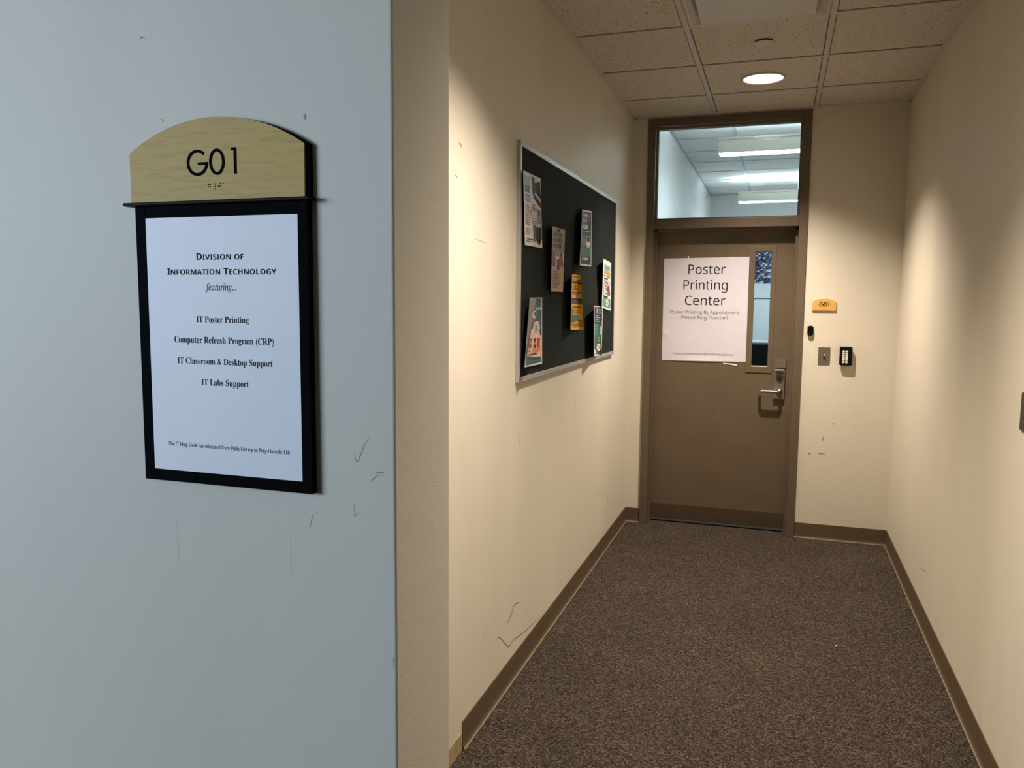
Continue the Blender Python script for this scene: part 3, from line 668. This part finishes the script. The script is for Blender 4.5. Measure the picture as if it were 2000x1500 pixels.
flyer('white flyer with grey studio microphones at the upper left of the board', [(2.941, .497), (3.172, .500), (3.209, .223), (2.970, .220)], [.010, .006, .012, .004], '#d9cfc6', [
    ('p', [(.42, .02), (.98, .02), (.98, .42), (.55, .30)], '#b9bcc2'), ('p', [(.45, .03), (.62, .03), (.66, .24), (.50, .29)], '#3b424c'), ('p', [(.64, .10), (.97, .05), (.99, .31), (.66, .22)], '#15181e'), ('p', [(.55, .31), (.60, .26), (.98, .35), (.96, .43)], '#2a2f36'),
    ('r', .05, .05, .36, .16, '#9aa6b8'), ('r', .06, .17, .34, .27, '#5b6f90'), ('r', .08, .29, .38, .40, '#7e95c0'), ('l', .07, .44, .40, .72, 12, '#6d6864'), ('l', .08, .76, .36, .86, 4, '#7b7571'), ('r', .12, .90, .60, .915, '#3a3836'),
    ('e', .58, .55, .19, .15, '#8b8b8e'), ('e', .58, .55, .15, .12, '#c3c1bf'), ('e', .57, .47, .08, .03, '#77787a'), ('r', .50, .60, .66, .61, '#55565a'), ('r', .50, .64, .66, .65, '#55565a'),
    ('e', .86, .57, .15, .13, '#b0aeae')] + [('r', .77, .47 + .028 * i, .96, .483 + .028 * i, '#1b1c20') for i in range(7)] + [
    ('p', [(.50, .70), (.70, .70), (.58, .93), (.52, .93)], '#4b4e55'), ('p', [(.68, .72), (.98, .70), (.99, .86), (.86, .97), (.66, .90)], '#1c1e24'), ('r', .60, .96, .63, .985, '#2b2b2d'), ('l', .08, .93, .45, .96, 1, '#8a8580')])
flyer('tan Library Research Center flyer left of centre on the board', [(3.361, .327), (3.577, .329), (3.553, .048), (3.350, .047)], [.024, .006, .004, .020], '#b59a80', [
    ('r', .0, .0, 1, .36, '#8f8a62'), ('p', [(0, .34), (1, .34), (1, .60), (0, .62)], '#9a7f74'), ('p', [(.05, .40), (.22, .36), (.28, .60), (.06, .61)], '#7c4a45'), ('p', [(.35, .40), (.55, .37), (.60, .56), (.38, .60)], '#d8cfc6'), ('p', [(.70, .37), (.82, .40), (.92, .58), (.74, .60)], '#8d3b35'),
    ('p', [(.40, .50), (.60, .48), (.64, .66), (.44, .66)], '#6c2d31'), ('p', [(.86, .36), (.98, .38), (.98, .52), (.88, .50)], '#cdbfae'), ('e', .46, .42, .07, .03, '#5a463c'), ('e', .78, .41, .06, .03, '#4a3830'), ('l', .12, .68, .80, .96, 10, '#7a6556')],
    [('LIBRARY', 'sansb', .08, .78, .135, .075, '#2e2b22'), ('RESEARCH', 'sansb', .08, .80, .225, .165, '#2e2b22'), ('CENTER', 'sansb', .08, .74, .315, .255, '#2e2b22')], (.40, .045))
flyer('dark green and black flyer with bold white letters right of the microphones flyer', [(3.903, .457), (4.114, .471), (4.122, .187), (3.868, .182)], [.022, .004, .010, .026], '#cfcac0', [
    ('r', .05, .03, .95, .37, '#20211f'), ('p', [(.5, .05), (.94, .05), (.94, .34), (.6, .34)], '#3c2a26'), ('e', .70, .13, .13, .05, '#7a3f33'), ('e', .82, .25, .12, .06, '#16181a'), ('r', .05, .38, .95, .66, '#2b4640'), ('r', .05, .66, .95, .82, '#2f6b52'), ('r', .05, .82, .95, .97, '#27352f'),
    ('l', .10, .46, .50, .64, 6, '#7d958c'), ('e', .68, .56, .20, .11, '#c7b6a6'), ('e', .68, .52, .13, .06, '#2d312f'), ('p', [(.60, .56), (.78, .56), (.72, .66)], '#e3d9cd'), ('l', .2, .85, .85, .90, 2, '#c9cfc9')],
    [('THE', 'sansb', .10, .55, .125, .065, '#dedbd2'), ('JOB', 'sansb', .10, .50, .215, .155, '#c9c6bd'), ('HUB', 'sansb', .10, .58, .335, .255, '#eceae2')])
flyer('white and pale green flyer with a phone drawing near the right edge', [(4.424, .245), (4.642, .232), (4.659, -.047), (4.405, -.027)], [.030, .012, .012, .012], '#dfe2dc', [
    ('r', .12, .09, .92, .28, '#a9bdb2'), ('l', .2, .12, .85, .22, 4, '#47635a'), ('r', .18, .23, .9, .29, '#c98c3f'), ('r', .08, .315, .92, .33, '#22262b'), ('p', [(.16, .36), (.62, .36), (.62, .80), (.14, .78)], '#262b33'), ('p', [(.20, .39), (.57, .39), (.56, .74), (.18, .73)], '#dcdcd8'),
    ('l', .28, .42, .48, .72, 6, '#4b2f38'), ('p', [(.64, .50), (.80, .52), (.92, .68), (.70, .72)], '#8c2f43'), ('p', [(.72, .40), (.90, .42), (.86, .56)], '#c4a7a4'), ('p', [(.05, .80), (.95, .76), (.95, .95), (.05, .97)], '#5c9a80'), ('e', .58, .86, .16, .08, '#e9e4e0')])
flyer('narrow curled bright yellow flyer in the lower middle of the board', [(3.718, .133), (3.900, .136), (3.976, -.138), (3.704, -.130)], [.030, .018, .020, .026], '#e2b322', [
    ('l', .15, .03, .80, .07, 1, '#3d2a10'), ('l', .08, .085, .92, .12, 1, '#3a2411'), ('p', [(.02, .12), (.9, .13), (.98, .17), (.02, .16)], '#3d2314'), ('l', .08, .19, .95, .29, 4, '#7c3b12'), ('r', .30, .14, .40, .28, '#4b3420'), ('r', .06, .31, .93, .335, '#57171b'), ('l', .10, .345, .9, .365, 1, '#6b2a14'), ('r', .42, .37, .52, .41, '#641c1c'),
    ('p', [(.02, .42), (.98, .43), (.98, .535), (.02, .53)], '#5c4a49'), ('p', [(.02, .42), (.98, .43), (.98, .46), (.02, .47)], '#3a2d2e'), ('r', .02, .545, .98, .56, '#f0b636'), ('r', .12, .575, .88, .595, '#453013'), ('l', .30, .62, .92, .72, 5, '#8a5a12'), ('p', [(.05, .73), (.50, .73), (.78, .76), (.45, .85), (.05, .87)], '#4f6170'), ('p', [(.05, .60), (.25, .64), (.22, .72), (.05, .72)], '#7a7a60'), ('l', .10, .89, .6, .97, 3, '#7b4a10'), ('l', .55, .82, .95, .95, 5, '#6b3f0c')])
flyer('dark green and navy flyer with white circle at the lower right of the board', [(4.203, -.016), (4.434, -.021), (4.425, -.301), (4.226, -.287)], [.036, .012, .016, .036], '#d4d4ce', [
    ('r', .06, .02, .93, .36, '#23263c'), ('p', [(.3, .04), (.42, .06), (.40, .14), (.28, .14)], '#b7a7ae'), ('l', .5, .05, .9, .17, 4, '#8088a0'), ('l', .15, .18, .80, .33, 4, '#99a3b5'), ('p', [(.06, .36), (.93, .34), (.93, .96), (.06, .96)], '#31604f'), ('p', [(.06, .36), (.5, .36), (.3, .6), (.06, .55)], '#4a7c76'), ('p', [(.70, .42), (.90, .38), (.88, .56), (.66, .58)], '#b5ccc2'),
    ('e', .62, .66, .15, .05, '#57a33a'), ('e', .60, .82, .25, .075, '#e6e1dc'), ('r', .48, .79, .72, .85, '#cf9a9a'), ('p', [(.08, .86), (.22, .89), (.30, .95), (.08, .95)], '#dfe6e2')])
flyer('teal flyer with round emblem and people photos at the lower left of the board', [(3.041, .018), (3.216, .019), (3.227, -.259), (2.982, -.256)], [.022, .004, .004, .034], '#ddd5ca', [
    ('p', [(.0, .0), (.96, .01), (.96, .97), (.03, .98)], '#41606a'), ('p', [(0, 0), (.52, .0), (.30, .30), (.12, .55), (.02, .80)], '#8b857c'), ('p', [(.55, .02), (.96, .02), (.96, .30), (.45, .36)], '#35525d'), ('e', .45, .25, .17, .06, '#d9cabd'), ('e', .48, .24, .10, .03, '#51372c'), ('p', [(.30, .30), (.48, .31), (.44, .37), (.26, .36)], '#b0402c'), ('e', .60, .27, .10, .05, '#2f6f58'),
    ('p', [(.25, .46), (.96, .48), (.93, .90), (.10, .84)], '#d9b7a4'), ('p', [(.12, .58), (.34, .60), (.30, .80), (.06, .78)], '#7e3b34'), ('p', [(.42, .60), (.60, .60), (.60, .80), (.44, .80)], '#4a3330'), ('p', [(.66, .60), (.86, .60), (.84, .74), (.64, .76)], '#a33f36'), ('p', [(.40, .76), (.88, .72), (.88, .80), (.44, .82)], '#cf7d5c'), ('p', [(.80, .47), (.96, .48), (.96, .57), (.86, .56)], '#2b2a44'), ('l', .16, .82, .84, .86, 1, '#3c302b'),
    ('e', .60, .45, .23, .105, '#d6d3bf'), ('e', .60, .45, .19, .088, '#8d937f'), ('e', .60, .45, .16, .072, '#cfcbb6'), ('r', .50, .40, .70, .50, '#8b8a78'), ('r', .08, .88, .9, .905, '#2f4b58')],
    [('join', 'ital', .50, .90, .175, .13, '#e6efec')])

# ---- specks of lint on the carpet
for x, y, l_ in ((.265, 4.665, 'tiny white lint speck on the carpet nearer the door'), (.302, 3.72, 'small white paper scrap on the carpet in mid corridor')):
    bm = bmesh.new(); bmesh.ops.create_icosphere(bm, subdivisions=1, radius=.0045)
    for v in bm.verts: v.co = Vector((v.co.x * random.uniform(.5, 1.5), v.co.y * 1.3, v.co.z * .3))
    tag(obj('lint_speck', bm, mat('lint', (.38, .35, .31), .9)), l_, 'lint').location = (x, y, ZF + .0018)

# ---- the room behind the door: two suspended strip lights, display board, cabinet
def pendant(y, label):
    t = empty('strip_light', (1.0, y + .1, 1.22)); tag(t, label, 'ceiling light', 'suspended strip lights in the room behind the door')
    xa, xb = -.525, 2.9; ya, yb2 = y, y + .19; zb, zt = 1.22, 1.338
    bm = B((xa, xb, ya, ya + .006, zb, zt), (xa, xb, yb2 - .006, yb2, zb, zt), (xa, xa + .006, ya + .006, yb2 - .006, zb, zt), (xb - .006, xb, ya + .006, yb2 - .006, zb, zt))
    box(bm, xa, xb, ya - .006, ya, zt - .012, zt); obj('housing', bm, PEND, t)
    obj('louvre_glow', B((xa + .006, xb - .006, ya + .006, yb2 - .006, zb + .012, zb + .016)), GLOW, t)
    x = xa + .1; lv = None
    while x < xb - .02:
        if lv is None: lv = obj('louvre_blade', B((x, x + .004, ya + .006, yb2 - .006, zb, zb + .012)), mat('louvre_white', (.8, .82, .82), .4), t)
        else:
            o = lv.copy(); COL.objects.link(o); o.parent = t; o.location = lv.location + Vector((x - xa - .1, 0, 0))
        x += .1
    obj('uplight', B((xa + .006, xb - .006, ya + .03, yb2 - .03, zt - .03, zt - .026)), GLOWUP, t)
    for x in (.164, 1.4, 2.6): obj('stem', B((x - .01, x + .01, y + .085, y + .105, zt - .03, RZ - .008)), PEND, t)
pendant(6.83, 'long suspended strip light nearer the door seen through the transom window')
pendant(10.10, 'long suspended strip light at the far end seen through the transom window')
dbd = empty('display_board', (-.1, 8.6, ZF)); tag(dbd, 'white display board with colourful photo print behind the narrow door window', 'display board')
obj('panel', B((-.85, .60, 8.6, 8.64, -1.0, .69)), mat('panel_white', (.80, .86, .90), .5), dbd)
obj('photo_print', B((-.80, .55, 8.596, 8.6, .206, .64)), CROWD, dbd)
obj('panel_seam', B((-.85, .60, 8.594, 8.6, .052, .060)), mat('seam_grey', (.10, .12, .13), .5), dbd)
obj('leg', B((-.82, -.78, 8.58, 8.66, ZF, -1.0)), ALU, dbd); obj('leg', B((.53, .57, 8.58, 8.66, ZF, -1.0)), ALU, dbd)
cb = empty('equipment_cabinet', (-.1, 8.2, ZF)); tag(cb, 'black equipment cabinet seen low through the narrow door window', 'cabinet')
obj('cabinet_body', B((-.9, .65, 7.95, 8.5, ZF + .05, -.385)), BLACK, cb, bevel=.01)
obj('cabinet_base', B((-.88, .63, 7.98, 8.47, ZF, ZF + .05)), DARK, cb)
random.seed(2)
for i, (nm, lb) in enumerate((('paper_stack', 'low pale stack of papers at the left end of the black cabinet top'), ('paper_stack', 'pale stack of papers seen through the narrow door window on the black cabinet'), ('paper_stack', 'pale stack of papers at the right end of the black cabinet top'))):
    x = (-.75, -.26, .25)[i]; bm = bmesh.new(); z = -.385
    for k in range(5):
        a = random.uniform(-.012, .012); box(bm, x + a, x + .30 + a, 8.08 + a, 8.32 + a, z, z + .006); z += .0062
    tag(obj(nm, bm, mat('paper_pale', (.75, .82, .86), .6)), lb, 'papers', 'paper stacks on the black cabinet')
